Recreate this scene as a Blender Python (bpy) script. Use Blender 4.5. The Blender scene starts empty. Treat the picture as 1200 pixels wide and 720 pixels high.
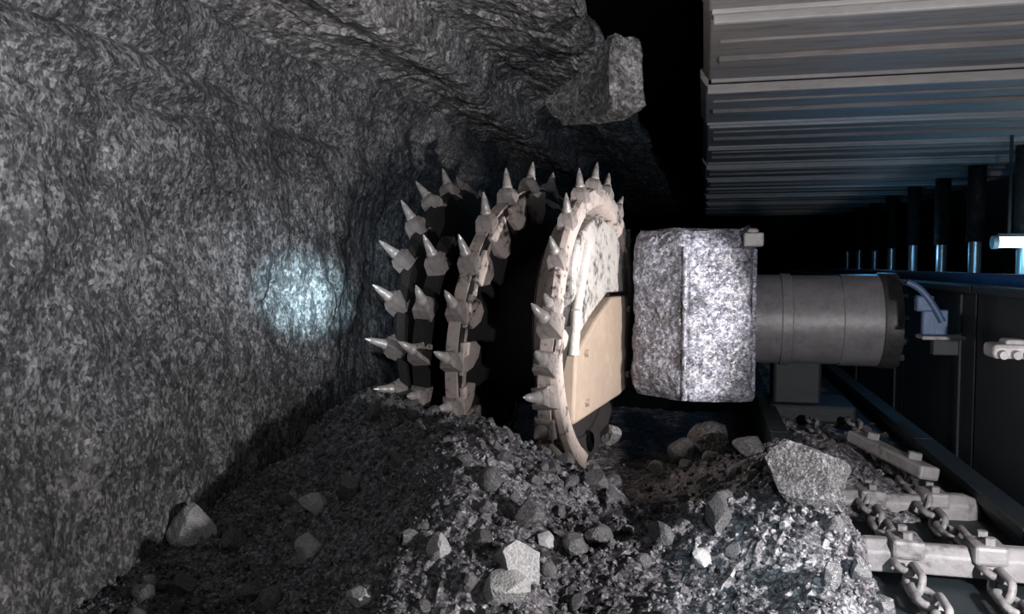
import bpy, bmesh, math, random
import numpy as np
from mathutils import Vector, Matrix, Euler

random.seed(11)
RNG = np.random.default_rng(7)
S = bpy.context.scene
COL = S.collection
PI = math.pi
R = math.radians

# ------------------------------------------------------------------ camera
F_PX = 942.0
CAM = Vector((0.0, 0.0, 1.2))
YAW, PITCH = R(13.43), R(-3.04)
cam_d = bpy.data.cameras.new('camera')
cam_d.sensor_width = 36.0
cam_d.lens = F_PX / 1200.0 * 36.0
cam_d.clip_start = 0.05
cam_d.clip_end = 200
cam = bpy.data.objects.new('camera', cam_d)
COL.objects.link(cam)
cam.location = CAM
cam.rotation_euler = (PI / 2 + PITCH, 0, YAW)
S.camera = cam
CM = Euler((PI / 2 + PITCH, 0, YAW)).to_matrix()


def at(px, py, Y):
    """world point at forward distance Y (along the gallery) seen at a photo pixel"""
    d = CM @ Vector(((px - 600) / F_PX, -(py - 360) / F_PX, -1.0))
    return CAM + d * (Y / d.y)


S.view_settings.view_transform = 'Standard'
S.view_settings.look = 'None'
S.view_settings.gamma = 1
S.view_settings.use_curve_mapping = False
S.view_settings.exposure = 0.0

# ------------------------------------------------------------------ noise
def _hash(ix, iy, seed):
    h = (ix.astype(np.int64) * 374761393 + iy.astype(np.int64) * 668265263 + seed * 1442695041) & 0x7fffffff
    h = ((h ^ (h >> 13)) * 1274126177) & 0x7fffffff
    h = (h ^ (h >> 16)) & 0x7fffffff
    return (h % 100003) / 100003.0


def vnoise(x, y, seed=0):
    x = np.asarray(x, float); y = np.asarray(y, float)
    ix = np.floor(x); iy = np.floor(y)
    fx = x - ix; fy = y - iy
    fx = fx * fx * (3 - 2 * fx); fy = fy * fy * (3 - 2 * fy)
    a = _hash(ix, iy, seed); b = _hash(ix + 1, iy, seed)
    c = _hash(ix, iy + 1, seed); d = _hash(ix + 1, iy + 1, seed)
    return (a * (1 - fx) + b * fx) * (1 - fy) + (c * (1 - fx) + d * fx) * fy - 0.5


def fbm(x, y, seed=0, octs=4, gain=0.5):
    t = 0; a = 1.0; f = 1.0
    for k in range(octs):
        t = t + a * vnoise(np.asarray(x) * f, np.asarray(y) * f, seed + k * 17)
        a *= gain; f *= 2.03
    return t


def facet(x, y, seed=0):
    """broken-rock look: tilted facets in Worley cells"""
    x = np.asarray(x, float); y = np.asarray(y, float)
    ix = np.floor(x); iy = np.floor(y)
    best = np.full(x.shape, 9e9); val = np.zeros(x.shape)
    for dx in (-1, 0, 1):
        for dy in (-1, 0, 1):
            cx = ix + dx; cy = iy + dy
            px = cx + _hash(cx, cy, seed); py = cy + _hash(cx, cy, seed + 5)
            d = (x - px) ** 2 + (y - py) ** 2
            v = (_hash(cx, cy, seed + 9) - .5) * 0.9 + (x - px) * (_hash(cx, cy, seed + 11) - .5) * 1.3 + (y - py) * (_hash(cx, cy, seed + 13) - .5) * 1.3
            m = d < best
            best = np.where(m, d, best); val = np.where(m, v, val)
    return val


# ------------------------------------------------------------------ materials
def new_mat(name):
    m = bpy.data.materials.new(name)
    m.use_nodes = True
    nt = m.node_tree
    b = nt.nodes['Principled BSDF']
    return m, nt, b


def N(nt, kind, **kw):
    n = nt.nodes.new(kind)
    for k, v in kw.items():
        if k in n.inputs:
            n.inputs[k].default_value = v
        else:
            setattr(n, k, v)
    return n


def ramp(nt, fac, stops):
    r = nt.nodes.new('ShaderNodeValToRGB')
    el = r.color_ramp.elements
    while len(el) < len(stops):
        el.new(0.5)
    for e, (p, c) in zip(el, stops):
        e.position = p
        e.color = (*c, 1) if len(c) == 3 else c
    nt.links.new(fac, r.inputs[0])
    return r


def coal_mat(name, cell=45.0, dark=(.012, .012, .013), mid=(.05, .05, .053), light=(.2, .2, .21), rough=.5, bump=.5, stretch=(1, 1, 1), spec=.5, noise_scale=3.0):
    m, nt, b = new_mat(name)
    L = nt.links.new
    tc = N(nt, 'ShaderNodeTexCoord')
    mp = N(nt, 'ShaderNodeMapping')
    mp.inputs['Scale'].default_value = stretch
    L(tc.outputs['Object'], mp.inputs[0])
    v1 = N(nt, 'ShaderNodeTexVoronoi', Scale=cell)
    L(mp.outputs[0], v1.inputs['Vector'])
    sp = N(nt, 'ShaderNodeSeparateColor')
    L(v1.outputs['Color'], sp.inputs[0])
    n1 = N(nt, 'ShaderNodeTexNoise', Scale=noise_scale, Detail=6.0, Roughness=.65)
    L(tc.outputs['Object'], n1.inputs['Vector'])
    ad = N(nt, 'ShaderNodeMath', operation='MULTIPLY_ADD')
    L(n1.outputs['Fac'], ad.inputs[0]); ad.inputs[1].default_value = 0.9
    nf = N(nt, 'ShaderNodeTexNoise', Scale=cell * 1.6, Detail=3.0, Roughness=.7)
    L(mp.outputs[0], nf.inputs['Vector'])
    v3 = N(nt, 'ShaderNodeTexVoronoi', Scale=cell * 2.3)
    L(mp.outputs[0], v3.inputs['Vector'])
    sp3 = N(nt, 'ShaderNodeSeparateColor'); L(v3.outputs['Color'], sp3.inputs[0])
    mA = N(nt, 'ShaderNodeMath', operation='MULTIPLY_ADD'); L(sp.outputs[0], mA.inputs[0]); mA.inputs[1].default_value = .40
    mB = N(nt, 'ShaderNodeMath', operation='MULTIPLY'); L(sp3.outputs[0], mB.inputs[0]); mB.inputs[1].default_value = .42
    mC = N(nt, 'ShaderNodeMath', operation='MULTIPLY_ADD'); L(nf.outputs['Fac'], mC.inputs[0]); mC.inputs[1].default_value = .5; mC.inputs[2].default_value = -.16
    mD = N(nt, 'ShaderNodeMath', operation='ADD'); L(mB.outputs[0], mD.inputs[0]); L(mC.outputs[0], mD.inputs[1])
    L(mD.outputs[0], mA.inputs[2])
    L(mA.outputs[0], ad.inputs[2])
    mu = N(nt, 'ShaderNodeMath', operation='MULTIPLY'); L(ad.outputs[0], mu.inputs[0]); mu.inputs[1].default_value = .52
    r = ramp(nt, mu.outputs[0], [(.28, dark), (.47, mid), (.60, tuple(.5 * (p + q) for p, q in zip(mid, light))), (.69, light)])
    L(r.outputs[0], b.inputs['Base Color'])
    rr = N(nt, 'ShaderNodeMath', operation='MULTIPLY_ADD')
    L(sp.outputs[1], rr.inputs[0]); rr.inputs[1].default_value = .45; rr.inputs[2].default_value = rough - .2
    L(rr.outputs[0], b.inputs['Roughness'])
    b.inputs['Specular IOR Level'].default_value = spec
    # bump: broken facets + grain
    v2 = N(nt, 'ShaderNodeTexVoronoi', Scale=cell * .35)
    L(mp.outputs[0], v2.inputs['Vector'])
    n2 = N(nt, 'ShaderNodeTexNoise', Scale=cell * .5, Detail=6.0)
    L(mp.outputs[0], n2.inputs['Vector'])
    s2 = N(nt, 'ShaderNodeMath', operation='ADD')
    L(v2.outputs['Distance'], s2.inputs[0]); L(n2.outputs['Fac'], s2.inputs[1])
    s3 = N(nt, 'ShaderNodeMath', operation='ADD')
    L(s2.outputs[0], s3.inputs[0]); L(sp.outputs[2], s3.inputs[1])
    bp = N(nt, 'ShaderNodeBump', Strength=bump, Distance=.02)
    L(s3.outputs[0], bp.inputs['Height'])
    L(bp.outputs[0], b.inputs['Normal'])
    return m


def steel_mat(name, base, grime=(.015, .014, .014), amount=.5, scale=6.0, rough=.5, metallic=.35, streak=None, bump=.15, fine=60.0, soft=.1):
    m, nt, b = new_mat(name)
    L = nt.links.new
    tc = N(nt, 'ShaderNodeTexCoord')
    mp = N(nt, 'ShaderNodeMapping')
    if streak:
        mp.inputs['Scale'].default_value = streak
    L(tc.outputs['Object'], mp.inputs[0])
    n1 = N(nt, 'ShaderNodeTexNoise', Scale=scale, Detail=7.0, Roughness=.7)
    L(mp.outputs[0], n1.inputs['Vector'])
    n2 = N(nt, 'ShaderNodeTexNoise', Scale=fine, Detail=3.0)
    L(mp.outputs[0], n2.inputs['Vector'])
    ad = N(nt, 'ShaderNodeMath', operation='MULTIPLY_ADD')
    L(n2.outputs['Fac'], ad.inputs[0]); ad.inputs[1].default_value = .45
    L(n1.outputs['Fac'], ad.inputs[2])
    th = .3 + .85 * amount * .6
    r = ramp(nt, ad.outputs[0], [(max(0, th - soft), grime), (th + soft, base), (min(1, th + soft + .25), tuple(min(1, 1.25 * c) for c in base))])
    L(r.outputs[0], b.inputs['Base Color'])
    b.inputs['Metallic'].default_value = metallic
    b.inputs['Roughness'].default_value = rough
    bp = N(nt, 'ShaderNodeBump', Strength=bump, Distance=.02)
    L(ad.outputs[0], bp.inputs['Height'])
    L(bp.outputs[0], b.inputs['Normal'])
    return m


def plain(name, col, rough=.5, metallic=0.0):
    m, nt, b = new_mat(name)
    b.inputs['Base Color'].default_value = (*col, 1)
    b.inputs['Roughness'].default_value = rough
    b.inputs['Metallic'].default_value = metallic
    n = N(nt, 'ShaderNodeTexNoise', Scale=40.0, Detail=4.0)
    bp = N(nt, 'ShaderNodeBump', Strength=.1, Distance=.01)
    nt.links.new(n.outputs['Fac'], bp.inputs['Height'])
    nt.links.new(bp.outputs[0], b.inputs['Normal'])
    return m


M = {}
M['face'] = coal_mat('coal_face', 46, (.03, .03, .031), (.085, .086, .09), (.36, .36, .37), .5, .3, (1, 1.0, .7), .5, 2.2)
M['roof'] = coal_mat('roof_rock', 34, (.03, .029, .03), (.13, .127, .13), (.42, .41, .42), .6, .25, (1, .6, 1), .4, 3.0)
M['heap'] = coal_mat('loose_coal', 60, (.01, .01, .011), (.075, .073, .08), (.36, .35, .38), .5, .4, (1, 1, 1), .55, 5.0)
M['lump'] = coal_mat('coal_lump', 30, (.02, .02, .021), (.085, .085, .088), (.3, .3, .31), .42, .35, (1, 1, 1), .6, 7.0)
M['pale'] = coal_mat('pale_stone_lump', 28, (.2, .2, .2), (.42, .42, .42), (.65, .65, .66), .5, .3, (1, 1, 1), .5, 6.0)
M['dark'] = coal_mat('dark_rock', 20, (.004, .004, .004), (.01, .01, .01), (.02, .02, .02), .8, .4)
M['canopy'] = steel_mat('dusty_canopy_steel', (.33, .31, .305), (.12, .11, .107), .42, 7.0, .6, .0, (.25, 2.2, 1), .3, 26, .2)
M['rib'] = steel_mat('scraped_steel', (.52, .51, .51), (.2, .19, .19), .4, 4.0, .6, .0, (.3, 2, 1), .15, 30, .2)
M['vane'] = steel_mat('worn_vane_steel', (.46, .40, .375), (.02, .018, .017), .62, 7.0, .5, .1, None, .35, 34, .06)
M['plate'] = steel_mat('tan_dusty_plate', (.34, .275, .22), (.25, .21, .19), .4, 3.0, .55, .0, None, .1, 20, .25)
M['endplate'] = steel_mat('mottled_grey_plate', (.44, .43, .42), (.05, .046, .044), .68, 7.0, .55, .05, None, .5, 26, .08)
M['barrel'] = steel_mat('coal_caked_barrel', (.016, .015, .015), (.005, .005, .005), .5, 6.0, .7, 0, None, .4)
M['pick'] = steel_mat('pick_steel', (.58, .56, .54), (.16, .15, .145), .35, 14.0, .38, .3, None, .15, 50, .12)
M['tip'] = plain('polished_carbide', (.8, .79, .77), .3, .4)
M['box'] = steel_mat('pick_box_steel', (.34, .31, .30), (.02, .018, .016), .55, 9.0, .5, .2, None, .2, 40, .1)
M['arm'] = coal_mat('wet_caked_steel', 55, (.025, .026, .033), (.13, .135, .165), (.45, .47, .57), .45, .5, (1, 1, 1), .6, 5.0)
M['cyl'] = steel_mat('grey_painted_steel', (.2, .197, .21), (.09, .09, .1), .4, 7.0, .45, .15, None, .2, 30, .2)
M['darksteel'] = steel_mat('dark_oily_steel', (.06, .062, .066), (.015, .015, .016), .45, 6.0, .5, .4, None, .2, 40, .15)
M['worn'] = steel_mat('bright_worn_steel', (.42, .41, .42), (.06, .058, .06), .45, 9.0, .5, .1, None, .2, 40, .15)
M['flight'] = steel_mat('worn_flight_steel', (.24, .235, .24), (.03, .029, .03), .52, 8.0, .55, .1, None, .3, 30, .12)
M['chrome'] = plain('chrome_rod', (.8, .82, .85), .25, .6)
M['spill'] = steel_mat('dim_teal_steel', (.012, .020, .025), (.005, .008, .010), .45, 5.0, .6, .0, None, .2, 30, .2)  # dim teal ambient light is put into this steel's dark colour
M['blue'] = steel_mat('blue_lit_steel', (.06, .10, .19), (.02, .03, .05), .4, 8.0, .5, .1, None, .2, 40, .15)  # blue light falling on bracket and pipe, put into the base colour
M['lamp'], _nt, _b = new_mat('lamp_glass')
_b.inputs['Emission Color'].default_value = (.72, .93, 1, 1)
_b.inputs['Emission Strength'].default_value = 9
_b.inputs['Base Color'].default_value = (.8, .9, .95, 1)

# ------------------------------------------------------------------ mesh helpers
def mesh_obj(name, verts, faces, mat, parent=None, smooth=False):
    me = bpy.data.meshes.new(name)
    me.from_pydata([tuple(v) for v in verts], [], [tuple(f) for f in faces])
    me.update()
    if smooth:
        me.polygons.foreach_set('use_smooth', [True] * len(me.polygons))
    o = bpy.data.objects.new(name, me)
    COL.objects.link(o)
    me.materials.append(mat)
    if parent:
        o.parent = parent
    return o


def bm_obj(name, bm, mat, parent=None, smooth=False, bevel=0):
    me = bpy.data.meshes.new(name)
    bmesh.ops.recalc_face_normals(bm, faces=bm.faces[:])
    bm.to_mesh(me); bm.free()
    if smooth:
        for p in me.polygons:
            p.use_smooth = True
        me.set_sharp_from_angle(angle=R(38))
    me.materials.append(mat)
    o = bpy.data.objects.new(name, me)
    COL.objects.link(o)
    if bevel:
        md = o.modifiers.new('bevel', 'BEVEL')
        md.width = bevel; md.segments = 2; md.limit_method = 'ANGLE'
    if parent:
        o.parent = parent
    return o


def tag(o, label=None, cat=None, group=None, kind=None):
    if label: o['label'] = label
    if cat: o['category'] = cat
    if group: o['group'] = group
    if kind: o['kind'] = kind
    return o


def empty(name, loc, label, cat, group=None, rz=0):
    o = bpy.data.objects.new(name, None)
    COL.objects.link(o)
    o.location = loc
    o.rotation_euler = (0, 0, rz)
    o.empty_display_size = .1
    return tag(o, label, cat, group)


def box(bm, x0, x1, y0, y1, z0, z1, mat=None):
    c = Matrix.Translation(((x0 + x1) / 2, (y0 + y1) / 2, (z0 + z1) / 2)) @ Matrix.Diagonal((x1 - x0, y1 - y0, z1 - z0, 1))
    if mat is not None:
        c = mat @ c
    return bmesh.ops.create_cube(bm, size=1, matrix=c)


def tube(bm, p0, p1, r0, r1=None, seg=20, caps=True):
    p0 = Vector(p0); p1 = Vector(p1)
    r1 = r0 if r1 is None else r1
    d = p1 - p0
    q = Vector((0, 0, 1)).rotation_difference(d.normalized()).to_matrix().to_4x4()
    m = Matrix.Translation((p0 + p1) / 2) @ q
    return bmesh.ops.create_cone(bm, cap_ends=caps, segments=seg, radius1=r0, radius2=max(r1, 1e-5), depth=d.length, matrix=m)


def lathe(bm, prof, frame, seg=48, a0=0, a1=2 * PI):
    """revolve (radius, along) about the local x axis of frame"""
    full = abs(a1 - a0 - 2 * PI) < 1e-6
    n = seg if full else seg + 1
    rings = []
    for k in range(n):
        a = a0 + (a1 - a0) * k / seg
        rings.append([bm.verts.new(frame @ Vector((s, r * math.sin(a), r * math.cos(a)))) for r, s in prof])
    for k in range(seg):
        A = rings[k]; B = rings[(k + 1) % n]
        for i in range(len(prof) - 1):
            bm.faces.new((A[i], A[i + 1], B[i + 1], B[i]))


def copy_tree(o, parent=None):
    c = o.copy()
    COL.objects.link(c)
    if parent:
        c.parent = parent
    for ch in list(o.children):
        copy_tree(ch, c)
    return c


def grid_mesh(name, P, mat, smooth=False):
    n, m = P.shape[:2]
    idx = np.arange(n * m).reshape(n, m)
    f = np.stack([idx[:-1, :-1], idx[1:, :-1], idx[1:, 1:], idx[:-1, 1:]], -1).reshape(-1, 4)
    return mesh_obj(name, P.reshape(-1, 3).tolist(), f.tolist(), mat, None, smooth)


# ------------------------------------------------------------------ setting
WALL_X, ROOF_Z = -2.3, 2.6
# coal face, cut surface running along the left
yy = np.linspace(-.6, 22, 760) ; yy = np.concatenate([np.linspace(-.6, 7, 430), np.linspace(7.02, 24, 240)])
zz = np.linspace(-.3, 2.62, 170)
Yg, Zg = np.meshgrid(yy, zz, indexing='ij')
off = .16 * fbm(Yg * .7, Zg * .9, 3, 4) + .03 * facet(Yg * 3.2 + Zg * .8, Zg * 3.6, 4) + .05 * fbm(Yg * 4, Zg * 2.2, 9, 4, .6)
off += -.10 * np.exp(-((Zg - 1.95 - .05 * np.sin(Yg * 1.7)) / .06) ** 2) * (.5 + vnoise(Yg * 1.3, Zg * 0, 60))
off += (.10 * fbm(Zg * 9 + .25 * np.sin(Yg * .6), Yg * .35, 64, 3) + .05 * np.abs(vnoise(Zg * 16 + .3 * np.sin(Yg), Yg * .5, 66))) * np.clip((Zg - 1.55) / .5, 0, 1)
Xg = WALL_X + off - .02 * (Zg - 1.2)
wall = grid_mesh('wall_left', np.stack([Xg, Yg, Zg], -1), M['face'], True)
tag(wall, kind='structure')

# roof rock between the face and the canopy tips: profile runs from the face to the broken edge
prof = [(-2.42, 2.42), (-2.3, 2.46), (-2.12, 2.53), (-1.98, 2.52), (-1.76, 2.44), (-1.68, 2.46), (-1.64, 2.70), (-1.54, 2.73), (-1.3, 2.68), (-1.05, 2.62), (-.9, 2.60), (-.74, 2.60), (-.70, 2.63), (-.72, 2.72), (-.84, 2.86), (-1.1, 2.95), (-2.42, 2.98)]
pt = np.array(prof)
seg = np.concatenate([[0], np.cumsum(np.hypot(*np.diff(pt, axis=0).T))])
sN = np.linspace(0, seg[-1], 150)
px_ = np.interp(sN, seg, pt[:, 0]); pz_ = np.interp(sN, seg, pt[:, 1])
yr = np.concatenate([np.linspace(-.6, 8, 330), np.linspace(8.05, 24, 130)])
Yr, Sr = np.meshgrid(yr, sN, indexing='ij')
Xr = np.interp(Sr, seg, pt[:, 0]); Zr = np.interp(Sr, seg, pt[:, 1])
nz = .08 * fbm(Yr * .8, Sr * 1.5, 31, 4) + .04 * facet(Yr * 2.6, Sr * 4, 34) + .022 * facet(Yr * 8, Sr * 9, 38)
Zr = Zr + nz
Xr = Xr + .12 * fbm(Yr * 1.1, Sr * .7, 44, 4) * np.clip((Xr + 2.2) / .5, 0, 1) + .02 * facet(Yr * 6, Sr * 8, 47)
roof = grid_mesh('ceiling', np.stack([Xr, Yr, Zr], -1), M['roof'])
tag(roof, kind='structure')

# dark broken void above the canopies and its top
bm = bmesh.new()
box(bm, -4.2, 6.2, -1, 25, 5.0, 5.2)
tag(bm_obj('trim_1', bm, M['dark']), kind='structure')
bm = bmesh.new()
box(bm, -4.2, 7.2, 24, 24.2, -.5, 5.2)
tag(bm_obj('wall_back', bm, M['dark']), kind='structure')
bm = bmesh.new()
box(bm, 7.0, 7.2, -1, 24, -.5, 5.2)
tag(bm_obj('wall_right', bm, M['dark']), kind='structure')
# floor
fy = np.linspace(-1, 24, 220); fx = np.linspace(-2.6, 6, 120)
Fx, Fy = np.meshgrid(fx, fy, indexing='ij')
Fz = -.2 + .2 * np.clip((Fx - .1) / .3, 0, 1) + .03 * fbm(Fx * 2, Fy * 2, 70, 3)
floor = grid_mesh('floor', np.stack([Fx, Fy, Fz], -1), M['dark'])
# keep normals up
tag(floor, kind='structure')

# ------------------------------------------------------------------ coal heap
def g(x, y, cx, cy, sx, sy, a, rot=0.0):
    c, s = math.cos(rot), math.sin(rot)
    u = (x - cx) * c + (y - cy) * s
    v = -(x - cx) * s + (y - cy) * c
    return a * np.exp(-(u / sx) ** 2 - (v / sy) ** 2)


def heap_base(x, y):
    x = np.asarray(x, float); y = np.asarray(y, float)
    h = g(x, y, -.85, 2.85, .5, .9, .46)
    h = h + g(x, y, -1.25, 3.6, .5, .6, .36)
    h = h + g(x, y, -1.80, 4.2, .5, .6, .52)
    h = h + g(x, y, -.25, 2.8, .6, .8, .22)
    h = h + g(x, y, .3, 3.4, .4, 1.3, .26)
    h = h + g(x, y, .40, 3.0, .2, 1.5, .20)
    h = h + g(x, y, .2, 2.2, .5, .8, .16)
    h = h + g(x, y, .05, 4.4, .35, .35, .16)
    h = h + g(x, y, -2.1, 3.3, .35, .6, .13)
    h = h - g(x, y, -.55, 4.15, .36, .36, .26)
    h = h - .09
    lim = np.clip((.66 - x) / .2, 0, 1)
    return h * lim + (-.08) * (1 - lim)


def heap_h(x, y):
    b = heap_base(x, y)
    k = np.clip(b * 4, 0, 1)
    return b + (.3 + .7 * k) * (.10 * fbm(np.asarray(x) * 2.6, np.asarray(y) * 2.6, 81, 3) + .03 * facet(np.asarray(x) * 7, np.asarray(y) * 7, 84) + .025 * facet(np.asarray(x) * 17, np.asarray(y) * 17, 88))


hx = np.linspace(-2.5, .75, 260); hy = np.linspace(1.2, 7.2, 420)
Hx, Hy = np.meshgrid(hx, hy, indexing='ij')
Hz = np.maximum(heap_h(Hx, Hy), -.28)
heap = grid_mesh('coal_heap', np.stack([Hx, Hy, Hz], -1), M['heap'])
tag(heap, 'big heap of loose broken coal in front of the cutting drum', 'coal heap', kind='stuff')


def rock_bm(seed, sub=2, cuts=9):
    rr = random.Random(seed)
    bm = bmesh.new()
    bmesh.ops.create_icosphere(bm, subdivisions=sub, radius=1)
    for k in range(cuts):
        n = Vector((rr.gauss(0, 1), rr.gauss(0, 1), rr.gauss(0, 1))).normalized()
        d = rr.uniform(.5, .82)
        for v in bm.verts:
            t = v.co.dot(n) - d
            if t > 0:
                v.co -= n * t
    s = Vector((rr.uniform(.8, 1.2), rr.uniform(.7, 1.0), rr.uniform(.6, .85)))
    for v in bm.verts:
        v.co = Vector((v.co.x * s.x, v.co.y * s.y, v.co.z * s.z)) * (1 + rr.uniform(-.03, .03))
    return bm


ROCKS = []
for k in range(14):
    bm = rock_bm(100 + k, 3 if k < 4 else 2)
    me = bpy.data.meshes.new('coal_lump')
    bm.to_mesh(me); bm.free()
    me.materials.append(M['lump'])
    ROCKS.append(me)

# gravel: one uncountable mass
base = rock_bm(5, 1, 6)
bv = np.array([v.co[:] for v in base.verts]); bf = np.array([[v.index for v in f.verts] for f in base.faces]); base.free()
NG = 17000
cnt = 0; V = []; Fc = []
while cnt < NG:
    y = 1.3 / (1 - RNG.random() * .78); x = RNG.uniform(-2.3, .62)
    if y > 6.2: continue
    h = float(heap_h(x, y))
    if h < -.08 and RNG.random() < .8: continue
    s = .006 + .018 * RNG.random() ** 3.5
    s *= .75 + .1 * y
    q = RNG.normal(size=(3, 3)); u, _, vt = np.linalg.svd(q)
    pts = (bv * RNG.uniform(.7, 1.3, 3) * s) @ (u @ vt).T + np.array([x, y, h + s * .3])
    V.append(pts); Fc.append(bf + cnt * len(bv)); cnt += 1
grav = mesh_obj('coal_gravel', np.concatenate(V).tolist(), np.concatenate(Fc).tolist(), M['heap'])
tag(grav, 'fine coal gravel scattered all over the heap below the drum', 'coal gravel', kind='stuff')


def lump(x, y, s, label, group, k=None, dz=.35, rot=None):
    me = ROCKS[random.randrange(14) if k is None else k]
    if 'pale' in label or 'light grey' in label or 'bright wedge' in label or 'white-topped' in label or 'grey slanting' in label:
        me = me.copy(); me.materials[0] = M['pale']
    o = bpy.data.objects.new('coal_lump', me)
    COL.objects.link(o)
    o.location = (x, y, float(heap_h(x, y)) + s * dz)
    o.rotation_euler = rot or (random.uniform(0, 6), random.uniform(0, 6), random.uniform(0, 6))
    o.scale = (s, s, s)
    tag(o, label, 'coal lump', group)
    return o


taken = []
def scatter(n, x0, x1, y0, y1, smin, smax, label, group):
    c = 0; tries = 0
    while c < n and tries < n * 60:
        tries += 1
        x = random.uniform(x0, x1); y = random.uniform(y0, y1)
        s = smin + (smax - smin) * random.random() ** 2
        if any((x - a) ** 2 + (y - b) ** 2 < (.75 * (s + t)) ** 2 for a, b, t in taken): continue
        if float(heap_h(x, y)) < -.1: continue
        taken.append((x, y, s))
        lump(x, y, s, label, group); c += 1


def big(px, py, Y, s, label, k, rot=(0.3, .2, .4)):
    for k_ in range(400):                      # where that spot of the heap's surface lies
        p = at(px, py + s * 150, 1.4 + k_ * .012)
        if p.z <= float(heap_h(p.x, p.y)) or p.y >= Y + .7:
            break
    p.z += s * .35
    taken.append((p.x, p.y, s))
    o = lump(p.x, p.y, s, label, None, k, .35, rot)
    o.location = p
    return o


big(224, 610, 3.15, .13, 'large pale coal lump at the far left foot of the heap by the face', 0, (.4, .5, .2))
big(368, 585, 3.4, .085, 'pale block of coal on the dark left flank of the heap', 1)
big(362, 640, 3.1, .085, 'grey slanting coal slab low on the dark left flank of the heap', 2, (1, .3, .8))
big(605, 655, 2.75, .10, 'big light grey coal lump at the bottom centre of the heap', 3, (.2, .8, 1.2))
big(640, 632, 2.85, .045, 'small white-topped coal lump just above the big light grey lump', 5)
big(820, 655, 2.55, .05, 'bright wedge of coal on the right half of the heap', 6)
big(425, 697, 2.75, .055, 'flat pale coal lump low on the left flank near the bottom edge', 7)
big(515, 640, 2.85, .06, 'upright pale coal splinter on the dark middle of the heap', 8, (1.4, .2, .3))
big(595, 690, 2.6, .075, 'dull coal lump directly below the big light grey one', 9)
big(715, 500, 4.1, .10, 'rounded grey coal lump lying in the hollow under the drum', 1, (.2, .3, 2))
big(832, 505, 4.2, .19, 'rounded coal boulder in the shade directly under the ranging arm housing', 2, (.5, .1, .9))
big(940, 545, 4.0, .16, 'largest and widest coal boulder, on the right edge of the heap beside the conveyor', 3, (.1, .5, .4))
big(905, 468, 5.0, .07, 'small coal piece at the foot of the grey cylinder', 4)
big(800, 520, 4.1, .11, 'coal boulder below the left half of the housing, left of the rounded one', 0, (.1, .9, .3))
big(878, 515, 4.2, .12, 'coal boulder below the right edge of the housing, right of the rounded one', 1, (.8, .2, .5))
big(770, 545, 3.85, .07, 'small coal lump at the right rim of the hollow under the drum', 4)
scatter(60, -2.15, -1.0, 2.4, 4.9, .028, .075, 'coal lump among those on the shaded left flank of the heap', 'coal lumps on the left flank')
scatter(90, -1.0, -.2, 2.1, 4.7, .022, .06, 'coal lump among those on the lit middle of the heap', 'coal lumps on the middle of the heap')
scatter(80, -.2, .5, 2.0, 4.9, .02, .06, 'coal lump among those on the bright right side of the heap', 'coal lumps on the right side of the heap')

# ------------------------------------------------------------------ cutting drum
DC = at(620, 384, 4.9)
DA = R(9)
drum = empty('cutting_drum', DC, 'large shearer cutting drum with spiral vanes and pale steel picks, biting into the coal face', 'cutting drum', rz=-DA)
W2 = .44            # half width; local x = axis (face side negative), local -y = towards camera
Wd = 2 * W2
RV, RB = .85, .47


def pol(s, th, r):
    """s along axis 0..1 from face side; th 0 = top, 90 = towards camera"""
    return Vector((-W2 + Wd * s, -r * math.sin(th), r * math.cos(th)))


I4 = Matrix.Identity(4)
bm = bmesh.new()
lathe(bm, [(.2, -W2), (RB, -W2), (RB, W2 - .04), (.2, W2 - .04)], I4, 56)
bm_obj('barrel', bm, M['barrel'], drum, True)
bm = bmesh.new()
lathe(bm, [(.30, -W2 - .03), (RV, -W2 - .03), (RV + .02, -W2), (RV, -W2 + .04), (.30, -W2 + .04), (.30, -W2 - .03)], I4, 64)
bm_obj('face_ring', bm, M['barrel'], drum, True)


def vane_s(t, th):
    return t - th / (2 * PI) * .74


def make_vane(t0, thA, thB, name='vane', n=70, strip=True):
    bm = bmesh.new()
    rows = []
    hw = .026
    for k in range(n + 1):
        th = thA + (thB - thA) * k / n
        s = vane_s(t0, th)
        c = pol(s, th, RB - .02); o = pol(s, th, RV)
        wav = .006 * math.sin(th * 9)
        off = Vector((hw, 0, 0))
        rim = Vector((hw + .014, 0, 0))
        r2 = pol(s, th, RV - .05)
        rows.append([bm.verts.new(p) for p in (c - off, r2 - off, r2 - rim, o - rim + o.normalized() * wav, o + rim + o.normalized() * wav, r2 + rim, r2 + off, c + off)])
    for k in range(n):
        A, B = rows[k], rows[k + 1]
        for i in range(8):
            j = (i + 1) % 8
            bm.faces.new((A[i], A[j], B[j], B[i]))
    bm.faces.new(rows[0]); bm.faces.new(rows[-1][::-1])
    v = bm_obj(name, bm, M['barrel'], drum, True)
    if not strip: return v
    bm = bmesh.new()
    rows = []
    for k in range(n + 1):
        th = thA + (thB - thA) * k / n
        s = vane_s(t0, th)
        w1 = Vector((.040 + .006 * math.sin(th * 7), 0, 0)); w2 = Vector((.034, 0, 0))
        rows.append([bm.verts.new(p) for p in (pol(s, th, RV - .03) - w1, pol(s, th, RV + .012) - w2, pol(s, th, RV + .012) + w2, pol(s, th, RV - .07 - .03 * math.sin(th * 11) ** 2) + w1)])
    for k in range(n):
        A, B = rows[k], rows[k + 1]
        for i in range(4):
            j = (i + 1) % 4
            bm.faces.new((A[i], A[j], B[j], B[i]))
    bm.faces.new(rows[0]); bm.faces.new(rows[-1][::-1])
    bm_obj('wear_strip', bm, M['vane'], v, True)
    return v


make_vane(.57, R(-120), R(265))
make_vane(1.175, R(84), R(290))
make_vane(.34, R(50), R(240), strip=False)


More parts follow.
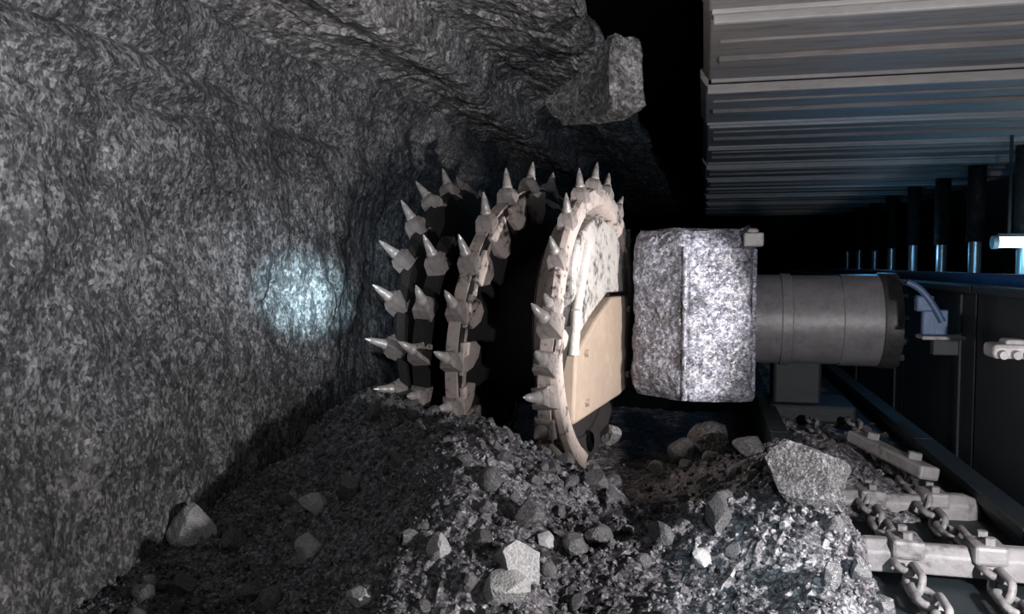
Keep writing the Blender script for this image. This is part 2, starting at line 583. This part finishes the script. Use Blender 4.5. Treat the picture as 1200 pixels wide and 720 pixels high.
def gusset(t0, th, dth, r0, r1):
    bm = bmesh.new()
    out = []
    for dx in (.02, .062):
        row = []
        for a_, r_ in ((-dth, r1), (-dth * .9, r0 + .07), (-dth * .35, r0), (dth * .5, r0 + .015), (dth, r0 + .09), (dth * .95, r1)):
            row.append(bm.verts.new(pol(vane_s(t0, th + a_), th + a_, r_) + Vector((dx, 0, 0))))
        out.append(row)
    A, B = out
    for i in range(6):
        j = (i + 1) % 6
        bm.faces.new((A[i], A[j], B[j], B[i]))
    bm.faces.new(A[::-1]); bm.faces.new(B)
    return bm_obj('pick_gusset', bm, M['vane'], drum, False, .008)


for k in range(8):
    gusset(.57, R(8 + k * 18), R(6.5), .64 + .03 * math.sin(k * 2.3), .84)
for k in range(8):
    gusset(1.175, R(90 + k * 13), R(5), .70 + .03 * math.sin(k * 1.7), .84)


# a pick: box (holder), tapered body, carbide tip
def pick_meshes():
    bm = bmesh.new()
    # tapered holder block on the vane edge
    vs = []
    for z, a, b in ((-.05, .055, .06), (.03, .05, .052), (.06, .034, .036)):
        vs.append([bm.verts.new((x * a, y * b, z)) for x, y in ((-1, -1), (1, -1), (1, 1), (-1, 1))])
    for A, B in zip(vs, vs[1:]):
        for i in range(4):
            j = (i + 1) % 4
            bm.faces.new((A[i], A[j], B[j], B[i]))
    bm.faces.new(vs[0][::-1]); bm.faces.new(vs[-1])
    bmesh.ops.recalc_face_normals(bm, faces=bm.faces[:])
    a = bpy.data.meshes.new('pick_box'); bm.to_mesh(a); bm.free(); a.materials.append(M['box'])
    bm = bmesh.new()
    lathe(bm, [(.001, .05), (.03, .05), (.034, .075), (.028, .082), (.026, .10), (.016, .16), (.001, .165)],
          Matrix(((0, 0, 1, 0), (0, 1, 0, 0), (1, 0, 0, 0), (0, 0, 0, 1))), 14)
    bmesh.ops.recalc_face_normals(bm, faces=bm.faces[:])
    b = bpy.data.meshes.new('cutting_pick'); bm.to_mesh(b); bm.free(); b.materials.append(M['pick'])
    for p in b.polygons: p.use_smooth = True
    bm = bmesh.new()
    lathe(bm, [(.001, .15), (.014, .152), (.013, .165), (.004, .192), (.0005, .195)],
          Matrix(((0, 0, 1, 0), (0, 1, 0, 0), (1, 0, 0, 0), (0, 0, 0, 1))), 12)
    bmesh.ops.recalc_face_normals(bm, faces=bm.faces[:])
    c = bpy.data.meshes.new('carbide_tip'); bm.to_mesh(c); bm.free(); c.materials.append(M['tip'])
    return a, b, c


PB, PK, PT = pick_meshes()


def add_pick(s, th, r, lean_axis=0.0, lean_tan=-.55, sc=1.0):
    p = pol(s, th, r)
    rad = Vector((0, -math.sin(th), math.cos(th)))
    tan = Vector((0, -math.cos(th), -math.sin(th)))     # direction of growing th (down the front)
    d = (rad + tan * lean_tan + Vector((lean_axis, 0, 0))).normalized()
    q = Vector((0, 0, 1)).rotation_difference(d)
    bx = bpy.data.objects.new('pick_box', PB); COL.objects.link(bx)
    bx.parent = drum
    bx.location = p; bx.rotation_mode = 'QUATERNION'; bx.rotation_quaternion = q
    bx.scale = (sc, sc, sc)
    pk = bpy.data.objects.new('cutting_pick', PK); COL.objects.link(pk); pk.parent = bx
    tp = bpy.data.objects.new('carbide_tip', PT); COL.objects.link(tp); tp.parent = bx
    return bx


for k in range(22):                                     # clearance ring, leaning into the face
    th = R(-70 + k * 16.4)
    add_pick(-.02, th, RV + .005, -.5 if k % 2 else -.9, -.5, .92)
for k in range(18):
    th = R(-100 + k * 18)
    add_pick(vane_s(.57, th), th, RV + .01, -.1 * (k % 2), -.55, .92)
for k in range(13):
    th = R(84 + k * 13)
    add_pick(vane_s(1.175, th), th, RV + .01, .3 * (k % 2) - .2, -.55, 1.05)
for k in range(8):
    th = R(62 + k * 17)
    add_pick(vane_s(.34, th), th, RV + .0, -.2 + .35 * (k % 2), -.6, .95)
for k in range(8):
    th = R(-48 + k * 18)
    add_pick(1.0, th, RV + .0, .1 * (k % 2), -.3, .8)

# goaf-side end: dark recessed web, worn rim ring, mottled plate and tan plate
bm = bmesh.new()
lathe(bm, [(.12, W2 - .14), (.72, W2 - .14), (.72, W2 - .10), (.12, W2 - .10), (.12, W2 - .14)], I4, 64)
bm_obj('end_web', bm, M['barrel'], drum, True)
bm = bmesh.new()
lathe(bm, [(.66, W2 - .12), (RV - .03, W2 - .12), (RV - .03, W2 - .06), (.66, W2 - .08), (.66, W2 - .12)], I4, 60, R(84), R(235))
bm_obj('rim_flange', bm, M['barrel'], drum, True)
bm = bmesh.new()
lathe(bm, [(.70, W2 - .15), (RV - .02, W2 - .04), (RV, W2), (RV - .01, W2 + .03), (RV - .10, W2 + .035), (.72, W2 + .0), (.70, W2 - .15)], I4, 72, R(-158), R(84))
bm_obj('rim_ring', bm, M['vane'], drum, True)


def sector(name, pts, x0, x1, mat, bev=.01):
    bm = bmesh.new()
    A = [bm.verts.new((x0, -a, b)) for a, b in pts]; B = [bm.verts.new((x1, -a, b)) for a, b in pts]
    n = len(pts)
    for i in range(n):
        j = (i + 1) % n
        bm.faces.new((A[i], A[j], B[j], B[i]))
    bm.faces.new(A[::-1]); bm.faces.new(B)
    return bm_obj(name, bm, mat, drum, False, bev)


# (towards camera, up) outlines
tag(sector('tan_plate', [(.60, -.47), (.56, -.10), (.16, .08), (-.17, .19), (-.60, .19), (-.70, -.08), (-.62, -.42), (-.37, -.45)], W2 - .10, W2 + .05, M['plate'], .015), 'smooth tan steel plate')
tag(sector('mottled_plate', [(.50, -.04), (.50, .42), (.40, .56), (.05, .68), (-.32, .62), (-.62, .42), (-.68, .21), (-.17, .22), (.16, .11)], W2 - .10, W2 + .02, M['endplate'], .015), 'mottled grey caked plate')
bm = bmesh.new()
pp = [(.55, -.10), (.50, .14), (.42, .30), (.30, .50)]
for (a0_, b0_), (a1_, b1_) in zip(pp, pp[1:]):
    tube(bm, (W2 + .03, -a0_, b0_), (W2 + .03, -a1_, b1_), .03, .03, 12)
bm_obj('weld_bead', bm, M['pick'], drum, True)
for a_, b_ in ((.38, -.38), (-.5, -.33), (-.52, .1), (.4, -.1)):
    bm = bmesh.new()
    tube(bm, (W2 + .04, -a_, b_), (W2 + .075, -a_, b_), .022, .022, 6)
    bm_obj('plate_bolt', bm, M['plate'], drum)

# ------------------------------------------------------------------ ranging arm with its housing and cylinder
p00 = at(742, 470, 4.95); p11 = at(884, 268, 4.95)
arm = empty('ranging_arm', ((p00.x + p11.x) / 2, 5.0, p00.z), 'grey caked ranging arm housing with smooth grey cylinder, right of the cutting drum', 'shearer arm')


def local(v):
    return Vector(v) - arm.location


xa = at(742, 350, 5.2).x; xr = at(803, 350, 4.85).x; xb = at(885, 350, 4.95).x
zt = at(800, 268, 4.9).z; zb = at(800, 470, 4.9).z
# housing: plan outline with a ridge at xr facing the camera, rounded back, extruded in z with chamfered top
plan = [(xa, 5.22), (xa + .02, 5.1), (xr - .03, 4.87), (xr + .03, 4.86), (xb - .03, 4.93), (xb, 4.97), (xb, 5.75), (xa, 5.75)]
bm = bmesh.new()
cx = (xa + xb) / 2
lv = []
NZ = 44
sub = []
for i, (x, y) in enumerate(plan):
    x2, y2 = plan[(i + 1) % len(plan)]
    n = max(1, int(math.hypot(x2 - x, y2 - y) / .025))
    for k in range(n):
        sub.append((x + (x2 - x) * k / n, y + (y2 - y) * k / n))
for j in range(NZ + 1):
    t = j / NZ
    z = zb + (zt - zb) * t
    row = []
    for (x, y) in sub:
        pull = 0
        if t > .88: pull = ((t - .88) / .12) ** 2 * .10
        if t < .05: pull = (.05 - t) / .05 * .05
        xx = x + (cx - x) * pull; yy2 = y + (5.35 - y) * pull
        nn = .035 * float(fbm(np.array(x * 7 + y * 3), np.array(z * 8), 91, 3)) + .012 * float(facet(np.array(x * 16 + y * 9), np.array(z * 16), 95))
        dv = Vector((xx - cx, yy2 - 5.35)).normalized()
        zz2 = z + (.06 * float(fbm(np.array(x * 6), np.array(y * 6), 97, 3)) if t > .9 else 0)
        row.append(bm.verts.new(local((xx + dv.x * nn, yy2 + dv.y * nn, zz2))))
    lv.append(row)
m_ = len(sub)
for A, B in zip(lv, lv[1:]):
    for i in range(m_):
        j = (i + 1) % m_
        bm.faces.new((A[i], A[j], B[j], B[i]))
bm.faces.new(lv[0][::-1]); bm.faces.new(lv[-1])
bm_obj('housing', bm, M['arm'], arm)
# weld seam on the ridge
bm = bmesh.new()
prev = None
for k in range(22):
    t = k / 21
    p = local((xr + .002 * math.sin(k * 2.1), 4.853 + .002 * math.sin(k * 1.3), zb + .01 + (zt - zb - .12) * t))
    if prev is not None:
        tube(bm, prev, p, .017, .017, 10)
    prev = p
bm_obj('weld_seam', bm, M['arm'], arm, True)
# edge plate on the right side
bm = bmesh.new()
box(bm, xb - .02, xb + .008, 4.945, 5.7, zb + .06, zt - .12)
o = bm_obj('edge_plate', bm, M['arm'], arm, False, .008); o.location = -arm.location
# top lug
q = at(882, 283, 4.9)
bm = bmesh.new()
box(bm, q.x - .05, q.x + .06, 4.86, 5.05, q.z - .03, q.z + .05)
tube(bm, (q.x, 4.90, q.z + .05), (q.x, 4.90, q.z + .075), .035, .03, 12)
o = bm_obj('lifting_lug', bm, M['worn'], arm, False, .01); o.location = -arm.location
# rock debris caked on the top of the housing (part of the arm's dirt)
# grey cylinder
cA = at(884, 376, 5.15); cB = at(1052, 376, 5.15)
cz = at(950, 376, 5.15).z
cr = (at(950, 322, 5.15).z - at(950, 432, 5.15).z) / 2
fr = Matrix.Translation((0, 5.15 + cr * .4, cz))
bm = bmesh.new()
x0, x1 = cA.x - .05, cB.x
lathe(bm, [(.001, x0), (cr * .97, x0), (cr * .97, x0 + .2), (cr, x0 + .205), (cr, x0 + .26), (cr * .96, x0 + .265), (cr * .96, x1 - .32), (cr * .985, x1 - .315), (cr * .985, x1 - .1), (cr * .9, x1 - .09), (.001, x1 - .09)], fr, 64)
o = bm_obj('cylinder_body', bm, M['cyl'], arm, True); o.location = -arm.location
bm = bmesh.new()
lathe(bm, [(.001, x1 - .1), (cr * 1.0, x1 - .1), (cr * 1.02, x1 - .09), (cr * 1.02, x1 + .0), (cr * .8, x1 + .02), (.001, x1 + .02)], fr, 64)
o = bm_obj('end_flange', bm, M['darksteel'], arm, True); o.location = -arm.location
for k in range(12):
    a = k * PI / 6 + .1
    bm = bmesh.new()
    c = Vector((x1, fr.translation.y + cr * .9 * math.sin(a), cz + cr * .9 * math.cos(a)))
    tube(bm, c, c + Vector((.03, 0, 0)), .02, .02, 6)
    o = bm_obj('flange_bolt', bm, M['darksteel'], arm); o.location = -arm.location
# shoe that carries the machine on the conveyor
bm = bmesh.new()
box(bm, .45, .75, 5.5, 5.8, .22, cz - cr * .6)
box(bm, .42, .95, 5.4, 5.9, .18, .3)
o = bm_obj('sliding_shoe', bm, M['spill'], arm, False, .02); o.location = -arm.location

# ------------------------------------------------------------------ roof supports (shields)
PITCH_Y = 1.5
CZ = 2.4


def make_support():
    r = empty('roof_support', (0, 0, 0), 'x', 'roof support', 'roof supports')
    hw = .735
    # canopy plate: box-section with tapered tip at x=0.02
    bm = bmesh.new()
    prof = [(-.03, CZ + .06), (.01, CZ), (3.9, CZ), (4.2, CZ + .05), (4.2, CZ + .34), (1.0, CZ + .34), (.1, CZ + .14), (-.03, CZ + .12)]
    A = [bm.verts.new((x, -hw, z)) for x, z in prof]; B = [bm.verts.new((x, hw, z)) for x, z in prof]
    for i in range(len(prof)):
        j = (i + 1) % len(prof)
        bm.faces.new((A[i], A[j], B[j], B[i]))
    bm.faces.new(A[::-1]); bm.faces.new(B)
    bm_obj('canopy', bm, M['canopy'], r, False, .008)
    for y0, y1, dz in ((-.735, -.70, .05), (.70, .735, .02)):
        bm = bmesh.new(); box(bm, .02, 3.8, y0, y1, CZ - dz, CZ + .05)
        bm_obj('side_seal', bm, M['rib'], r, False, .006)
    for y0, w, dz in ((-.22, .04, .014), (.16, .10, .028)):
        bm = bmesh.new(); box(bm, .06, 3.6, y0 - w / 2, y0 + w / 2, CZ - dz, CZ + .01)
        bm_obj('stiffener_rib', bm, M['canopy'], r, False, .005)
    for y in (0,):
        bm = bmesh.new()
        tube(bm, (3.2, y, .28), (3.2, y, .8), .17, .17, 24)
        lg = bm_obj('hydraulic_leg', bm, M['darksteel'], r, True)
        bm = bmesh.new()
        tube(bm, (3.2, y, .78), (3.2, y, 1.5), .07, .07, 24)
        bm_obj('piston_rod', bm, M['chrome'], lg, True)
        bm = bmesh.new()
        tube(bm, (3.2, y, 1.48), (3.2, y, CZ + .05), .10, .10, 24)
        bm_obj('leg_sleeve', bm, M['dark'], lg, True)
    bm = bmesh.new()
    pr = [(2.2, .02), (4.6, .02), (4.6, .5), (3.6, .3), (2.5, .28), (2.2, .15)]
    for ya, yb in ((-.66, -.1), (.1, .66)):
        A = [bm.verts.new((x, ya, z)) for x, z in pr]; B = [bm.verts.new((x, yb, z)) for x, z in pr]
        for i in range(len(pr)):
            j = (i + 1) % len(pr)
            bm.faces.new((A[i], A[j], B[j], B[i]))
        bm.faces.new(A[::-1]); bm.faces.new(B)
    box(bm, 3.4, 4.4, -.12, .12, .1, .25)
    bm_obj('base', bm, M['darksteel'], r, False, .02)
    # rear shield
    bm = bmesh.new()
    pr = [(4.0, CZ + .2), (4.25, CZ + .2), (5.3, .5), (5.1, .4), (4.5, .45)]
    pr = [(4.05, CZ + .1), (4.2, CZ + .2), (5.3, .6), (5.15, .45)]
    A = [bm.verts.new((x, -.72, z)) for x, z in pr]; B = [bm.verts.new((x, .72, z)) for x, z in pr]
    for i in range(len(pr)):
        j = (i + 1) % len(pr)
        bm.faces.new((A[i], A[j], B[j], B[i]))
    bm.faces.new(A[::-1]); bm.faces.new(B)
    bm_obj('rear_shield', bm, M['darksteel'], r, False, .01)
    return r


ords = ['nearest', 'second', 'third', 'fourth', 'fifth', 'sixth', 'seventh', 'eighth', 'ninth', 'tenth', 'eleventh', 'twelfth']
sup = make_support()
for k in range(12):
    o = sup if k == 0 else copy_tree(sup)
    o.location = (0.012 * math.sin(k * 2.3), 3.3 + PITCH_Y * k, .018 * math.sin(k * 1.9 + .5))
    o['label'] = 'dusty steel roof support canopy, %s from the camera in the row overhead' % ords[k]

# ------------------------------------------------------------------ armoured face conveyor
def pan():
    r = empty('conveyor_pan', (0, 0, 0), 'x', 'conveyor', 'conveyor pans')
    bm = bmesh.new(); box(bm, .36, 1.18, -.74, .74, .10, .17)
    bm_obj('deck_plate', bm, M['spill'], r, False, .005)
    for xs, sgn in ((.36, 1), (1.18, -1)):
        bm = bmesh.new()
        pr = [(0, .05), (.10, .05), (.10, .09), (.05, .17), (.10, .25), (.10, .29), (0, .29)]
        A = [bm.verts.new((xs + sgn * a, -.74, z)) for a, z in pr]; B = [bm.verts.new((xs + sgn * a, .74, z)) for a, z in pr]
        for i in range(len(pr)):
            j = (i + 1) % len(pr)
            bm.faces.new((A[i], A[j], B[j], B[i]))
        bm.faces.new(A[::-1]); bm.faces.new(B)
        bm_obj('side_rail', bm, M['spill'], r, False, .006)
    return r


def spill():
    r = empty('spill_plate', (0, 0, 0), 'x', 'spill plate', 'spill plates')
    bm = bmesh.new()
    box(bm, 1.36, 1.40, -.735, .735, .05, 1.05)
    box(bm, 1.33, 1.46, -.735, .735, 1.05, 1.09)
    bm_obj('plate', bm, M['spill'], r, False, .006)
    for y in (-.5,):
        bm = bmesh.new(); box(bm, 1.345, 1.36, y - .03, y + .03, .1, 1.04)
        bm_obj('stiffener', bm, M['spill'], r, False, .005)
    bm = bmesh.new()
    box(bm, 1.46, 1.9, -.735, .735, .7, .74); box(bm, 1.88, 1.92, -.735, .735, .74, 1.0)
    box(bm, 1.42, 1.9, -.735, .735, .05, .7)
    bm_obj('cable_trough', bm, M['spill'], r, False, .006)
    return r


p0 = pan(); s0 = spill()
for k in range(9):
    o = p0 if k == 0 else copy_tree(p0)
    o.location = (0, 2.3 + PITCH_Y * k, 0)
    o['label'] = 'dark steel conveyor pan, %s from the camera along the line' % ords[k]
for k in range(10):
    o = s0 if k == 0 else copy_tree(s0)
    o.location = (0, 3.8 + PITCH_Y * k, 0)
    o['label'] = 'dark upright spill plate on the right of the conveyor, %s from the camera' % ords[k]


def flight(y, label, rz=0, x=.77, z=.25):
    r = empty('flight_bar', (x, y, z), label, 'flight bar', 'flight bars', rz)
    bm = bmesh.new()
    pr = [(-.05, -.05), (.05, -.05), (.05, .015), (.02, .05), (-.02, .05), (-.05, .015)]
    xs = [-.30, -.24, -.16, -.1, .1, .16, .24, .30]
    sc = [.55, 1, 1, .8, .8, 1, 1, .55]
    rows = [[bm.verts.new((xx, a * s_, b * (s_ if b > 0 else 1))) for a, b in pr] for xx, s_ in zip(xs, sc)]
    for A, B in zip(rows, rows[1:]):
        for i in range(6):
            j = (i + 1) % 6
            bm.faces.new((A[i], A[j], B[j], B[i]))
    bm.faces.new(rows[0][::-1]); bm.faces.new(rows[-1])
    bm_obj('bar', bm, M['flight'], r, False, .006)
    for xx in (-.12, .12):
        bm = bmesh.new()
        box(bm, xx - .05, xx + .05, -.065, .065, .0, .062)
        cl = bm_obj('chain_clamp', bm, M['flight'], r, False, .012)
        for yy3 in (-.035, .035):
            bm = bmesh.new(); tube(bm, (xx, yy3, .06), (xx, yy3, .085), .016, .016, 6)
            bm_obj('clamp_bolt', bm, M['flight'], cl)
    return r


flight(2.82, 'pale worn flight bar across the conveyor, nearest the camera')
flight(3.55, 'worn flight bar half buried in coal, behind the nearest one', R(4), .80, .215)


def link_mesh():
    bm = bmesh.new()
    pts = []
    L_, rr, r = .036, .03, .0105
    n = 24
    path = []
    for k in range(12):
        a = -PI / 2 + PI * k / 11
        path.append(Vector((rr * math.sin(a) * 1.0, L_ + rr * math.cos(a), 0)))
    for k in range(12):
        a = PI / 2 + PI * k / 11
        path.append(Vector((rr * math.sin(a), -L_ + rr * math.cos(a), 0)))
    rings = []
    n = len(path)
    for k in range(n):
        t = (path[(k + 1) % n] - path[k - 1]).normalized()
        side = Vector((0, 0, 1)).cross(t)
        rings.append([bm.verts.new(path[k] + (side * math.cos(b) + Vector((0, 0, 1)) * math.sin(b)) * r) for b in [2 * PI * i / 8 for i in range(8)]])
    for k in range(n):
        A, B = rings[k], rings[(k + 1) % n]
        for i in range(8):
            j = (i + 1) % 8
            bm.faces.new((A[i], A[j], B[j], B[i]))
    bmesh.ops.recalc_face_normals(bm, faces=bm.faces[:])
    me = bpy.data.meshes.new('chain_link'); bm.to_mesh(me); bm.free()
    for p in me.polygons: p.use_smooth = True
    me.materials.append(M['flight'])
    return me


LM = link_mesh()
for x, lab in ((.65, 'steel conveyor chain running along the pan on the coal heap side'), (.89, 'steel conveyor chain running along the pan on the spill plate side')):
    ch = empty('conveyor_chain', (x, 2.0, .225), lab, 'chain')
    for k in range(30):
        o = bpy.data.objects.new('chain_link', LM); COL.objects.link(o)
        o.parent = ch
        y = k * .11
        o.location = (.012 * math.sin(k * .7 + x * 9), y, .012 * math.sin(k * .9 + x))
        o.rotation_euler = (0, R(20) if k % 2 else R(110), .04 * math.sin(k))
        o.scale = (1.15, 1.15, 1.15)

# loose steel bar lying diagonally over the conveyor edge
a = at(1002, 512, 4.35); b = at(1090, 556, 3.7)
bar = empty('steel_bar', (a + b) / 2, 'loose pale steel bar lying diagonally above the chains beside the heap', 'steel bar')
bm = bmesh.new()
d = (b - a) / 2
q = Vector((0, 1, 0)).rotation_difference(d.normalized()).to_matrix().to_4x4()
box(bm, -.045, .045, -d.length, d.length, -.03, .03, q)
bm_obj('bar', bm, M['flight'], bar, False, .012)
bm = bmesh.new()
tube(bm, q @ Vector((0, -d.length * .5, .03)), q @ Vector((0, -d.length * .5, .06)), .03, .03, 6)
bm_obj('bolt_head', bm, M['flight'], bar)
bm = bmesh.new()
tube(bm, q @ Vector((0, d.length * .6, .03)), q @ Vector((0, d.length * .6, .06)), .03, .03, 6)
bm_obj('bolt_head', bm, M['flight'], bar)

# coal on the conveyor
cxg = np.linspace(.4, 1.3, 90); cyg = np.linspace(1.5, 9, 420)
Cx, Cy = np.meshgrid(cxg, cyg, indexing='ij')
Cz = .20 + .10 * fbm(Cx * 5, Cy * 4, 120, 3) + .03 * facet(Cx * 14, Cy * 14, 123) - .07 * np.clip((Cx - .55) / .5, 0, 1) + .10 * np.exp(-((Cy - 3.95) / .4) ** 2) * np.exp(-((Cx - .6) / .3) ** 2) - .12 * np.exp(-((Cy - 2.66) / .12) ** 2) - .1 * np.exp(-((Cy - 3.3) / .12) ** 2)
cc = grid_mesh('conveyor_coal', np.stack([Cx, Cy, Cz], -1), M['heap'])
tag(cc, 'dark broken coal lying on the conveyor pans around the chains', 'coal', kind='stuff')

# ------------------------------------------------------------------ right background
# bracket with step beside the cylinder end
bp0 = at(1097, 393, 4.45)
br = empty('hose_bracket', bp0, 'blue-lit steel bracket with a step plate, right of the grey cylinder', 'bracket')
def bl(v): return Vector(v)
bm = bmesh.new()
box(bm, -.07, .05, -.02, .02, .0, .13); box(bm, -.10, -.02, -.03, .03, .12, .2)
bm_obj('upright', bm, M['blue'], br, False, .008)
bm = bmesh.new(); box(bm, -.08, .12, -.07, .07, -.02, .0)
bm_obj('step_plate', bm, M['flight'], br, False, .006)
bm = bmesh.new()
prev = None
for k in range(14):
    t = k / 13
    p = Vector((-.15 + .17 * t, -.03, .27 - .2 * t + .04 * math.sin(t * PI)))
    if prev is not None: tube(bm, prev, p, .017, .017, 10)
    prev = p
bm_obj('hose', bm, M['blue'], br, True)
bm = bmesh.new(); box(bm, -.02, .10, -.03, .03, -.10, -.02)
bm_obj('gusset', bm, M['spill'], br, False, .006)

# added pipe standing in for the blue haze band along the travelway
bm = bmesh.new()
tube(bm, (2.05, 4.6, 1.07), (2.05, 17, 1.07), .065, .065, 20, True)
tag(bm_obj('haze_pipe', bm, M['blue'], None, True), 'added blue pipe behind the spill plates, standing in for the travelway haze', 'pipe')
# lamp under the canopies
lp = at(1196, 284, 8.4)
lamp = empty('tube_lamp', lp, 'glowing white tube lamp at the right edge under the canopies', 'lamp')
bm = bmesh.new(); tube(bm, (-.2, 0, 0), (.32, 0, 0), .05, .05, 20)
bm_obj('tube', bm, M['lamp'], lamp, True)
for xx in (-.24, .32):
    bm = bmesh.new(); tube(bm, (xx, 0, 0), (xx + .05, 0, 0), .062, .062, 20)
    bm_obj('end_cap', bm, M['worn'], lamp, True)
bm = bmesh.new()
box(bm, -.2, .32, -.03, .03, .05, .08)
for xx in (-.1, .2):
    box(bm, xx - .012, xx + .012, -.012, .012, .07, CZ - lp.z + .05)
bm_obj('hanger', bm, M['darksteel'], lamp)

# valve block on the trough far right
v = at(1186, 411, 3.72)
vb = empty('valve_block', v, 'pale grey lumpy valve block fixed to the spill plate at the right edge', 'valve block')
bm = bmesh.new(); box(bm, -.09, .12, -.07, .07, -.03, .03); box(bm, -.04, .04, -.05, .05, .02, .05)
bm_obj('body', bm, M['worn'], vb, False, .02)
for xx in (-.06, -.01, .035):
    bm = bmesh.new(); tube(bm, (xx, -.06, -.01), (xx, -.10, -.012), .02, .017, 12)
    bm_obj('hose_fitting', bm, M['worn'], vb, True)

# hanging slab of roof rock by the canopy tips
hp = at(730, 104, 4.4)
hs = rock_bm(77, 4, 12)
for vv in hs.verts:
    n_ = .10 * float(fbm(np.array(vv.co.x * 2.5 + vv.co.y), np.array(vv.co.z * 2.5), 130, 3))
    bk = max(0.0, vv.co.y)
    vv.co = Vector((vv.co.x * .16, vv.co.y * .3, vv.co.z * .34)) * (1 + 2.2 * n_) + Vector((-.42 * bk ** 1.5, .55 * bk, .12 * bk))
o = bm_obj('roof_slab', hs, M['roof'])
o.location = hp
o.rotation_euler = (0, R(-6), .2)
tag(o, 'ragged slab of rock hanging in the dark gap beside the canopy tips', 'rock')

# ------------------------------------------------------------------ lights
w = bpy.data.worlds.new('world'); S.world = w
w.use_nodes = True
w.node_tree.nodes['Background'].inputs[0].default_value = (.12, .4, .7, 1)
w.node_tree.nodes['Background'].inputs[1].default_value = .015


def light(name, kind, loc, power, col, target=None, size=.05, **kw):
    d = bpy.data.lights.new(name, kind)
    d.energy = power; d.color = col
    if kind == 'AREA': d.size = size
    else: d.shadow_soft_size = size
    for k, v in kw.items(): setattr(d, k, v)
    o = bpy.data.objects.new(name, d)
    COL.objects.link(o)
    o.location = loc
    if target is not None:
        o.rotation_euler = (Vector(target) - Vector(loc)).to_track_quat('-Z', 'Y').to_euler()
    return o


# hand lamp standing to the right, just outside the view
light('hand_lamp', 'POINT', (1.08, 1.6, .80), 175, (1, .95, .95), None, .04)
# machine headlamp to the right of the view, turned on the drum
light('headlamp', 'SPOT', (1.24, 3.2, 1.05), 520, (1, .93, .89), (-.75, 4.9, .85), .04, spot_size=R(44), spot_blend=.5)
# miner's cap lamp beside the camera, aimed at the coal face
light('cap_lamp', 'SPOT', (-.15, .05, 1.5), 4200, (.62, .90, 1), (WALL_X, 4.33, 1.02), .03, spot_size=R(7.5), spot_blend=1.0)
light('cap_lamp_glow', 'SPOT', (-.15, .05, 1.5), 420, (.85, .92, 1), (WALL_X, 4.45, 1.1), .03, spot_size=R(19), spot_blend=1.0)
light('wall_fill', 'SPOT', (-.15, .05, 1.5), 290, (.95, .96, 1), (WALL_X, 2.75, 1.95), .03, spot_size=R(54), spot_blend=1.0)  # added fill near the camera that brightens the coal face
light('roof_fill', 'SPOT', (.1, .05, 1.5), 560, (1, .97, .95), (-1.1, 3.6, 2.9), .03, spot_size=R(42), spot_blend=1.0)  # added fill to brighten the roof rock, no separate lamp there
light('flank_fill', 'SPOT', (.3, .05, 1.55), 36, (1, .98, .95), (-1.45, 3.1, .2), .03, spot_size=R(30), spot_blend=1.0)  # added weak frontal fill for the lumps on the left flank
# second cap lamp on the near right of the heap
light('second_cap_lamp', 'SPOT', (.35, .05, 1.5), 160, (.72, .92, 1), (.25, 2.35, .2), .03, spot_size=R(20), spot_blend=1.0)
# light of the tube lamp, then added blue fills standing in for haze
light('tube_lamp_light', 'POINT', lp + Vector((0, -.15, -.12)), 6, (.35, .75, 1), None, .1)
light('travelway_fill', 'POINT', (1.2, 6.4, 1.46), 5, (.12, .5, 1), None, .1)  # added blue fill behind the cylinder
light('mid_travelway_fill', 'POINT', (2.4, 8.8, 1.2), 5, (.12, .55, 1), None, .1)  # added blue fill for the mid travelway haze
light('far_travelway_fill', 'POINT', (2.5, 12.5, 1.35), 6, (.25, .6, 1), None, .1)  # added blue fill for the glow at the far end
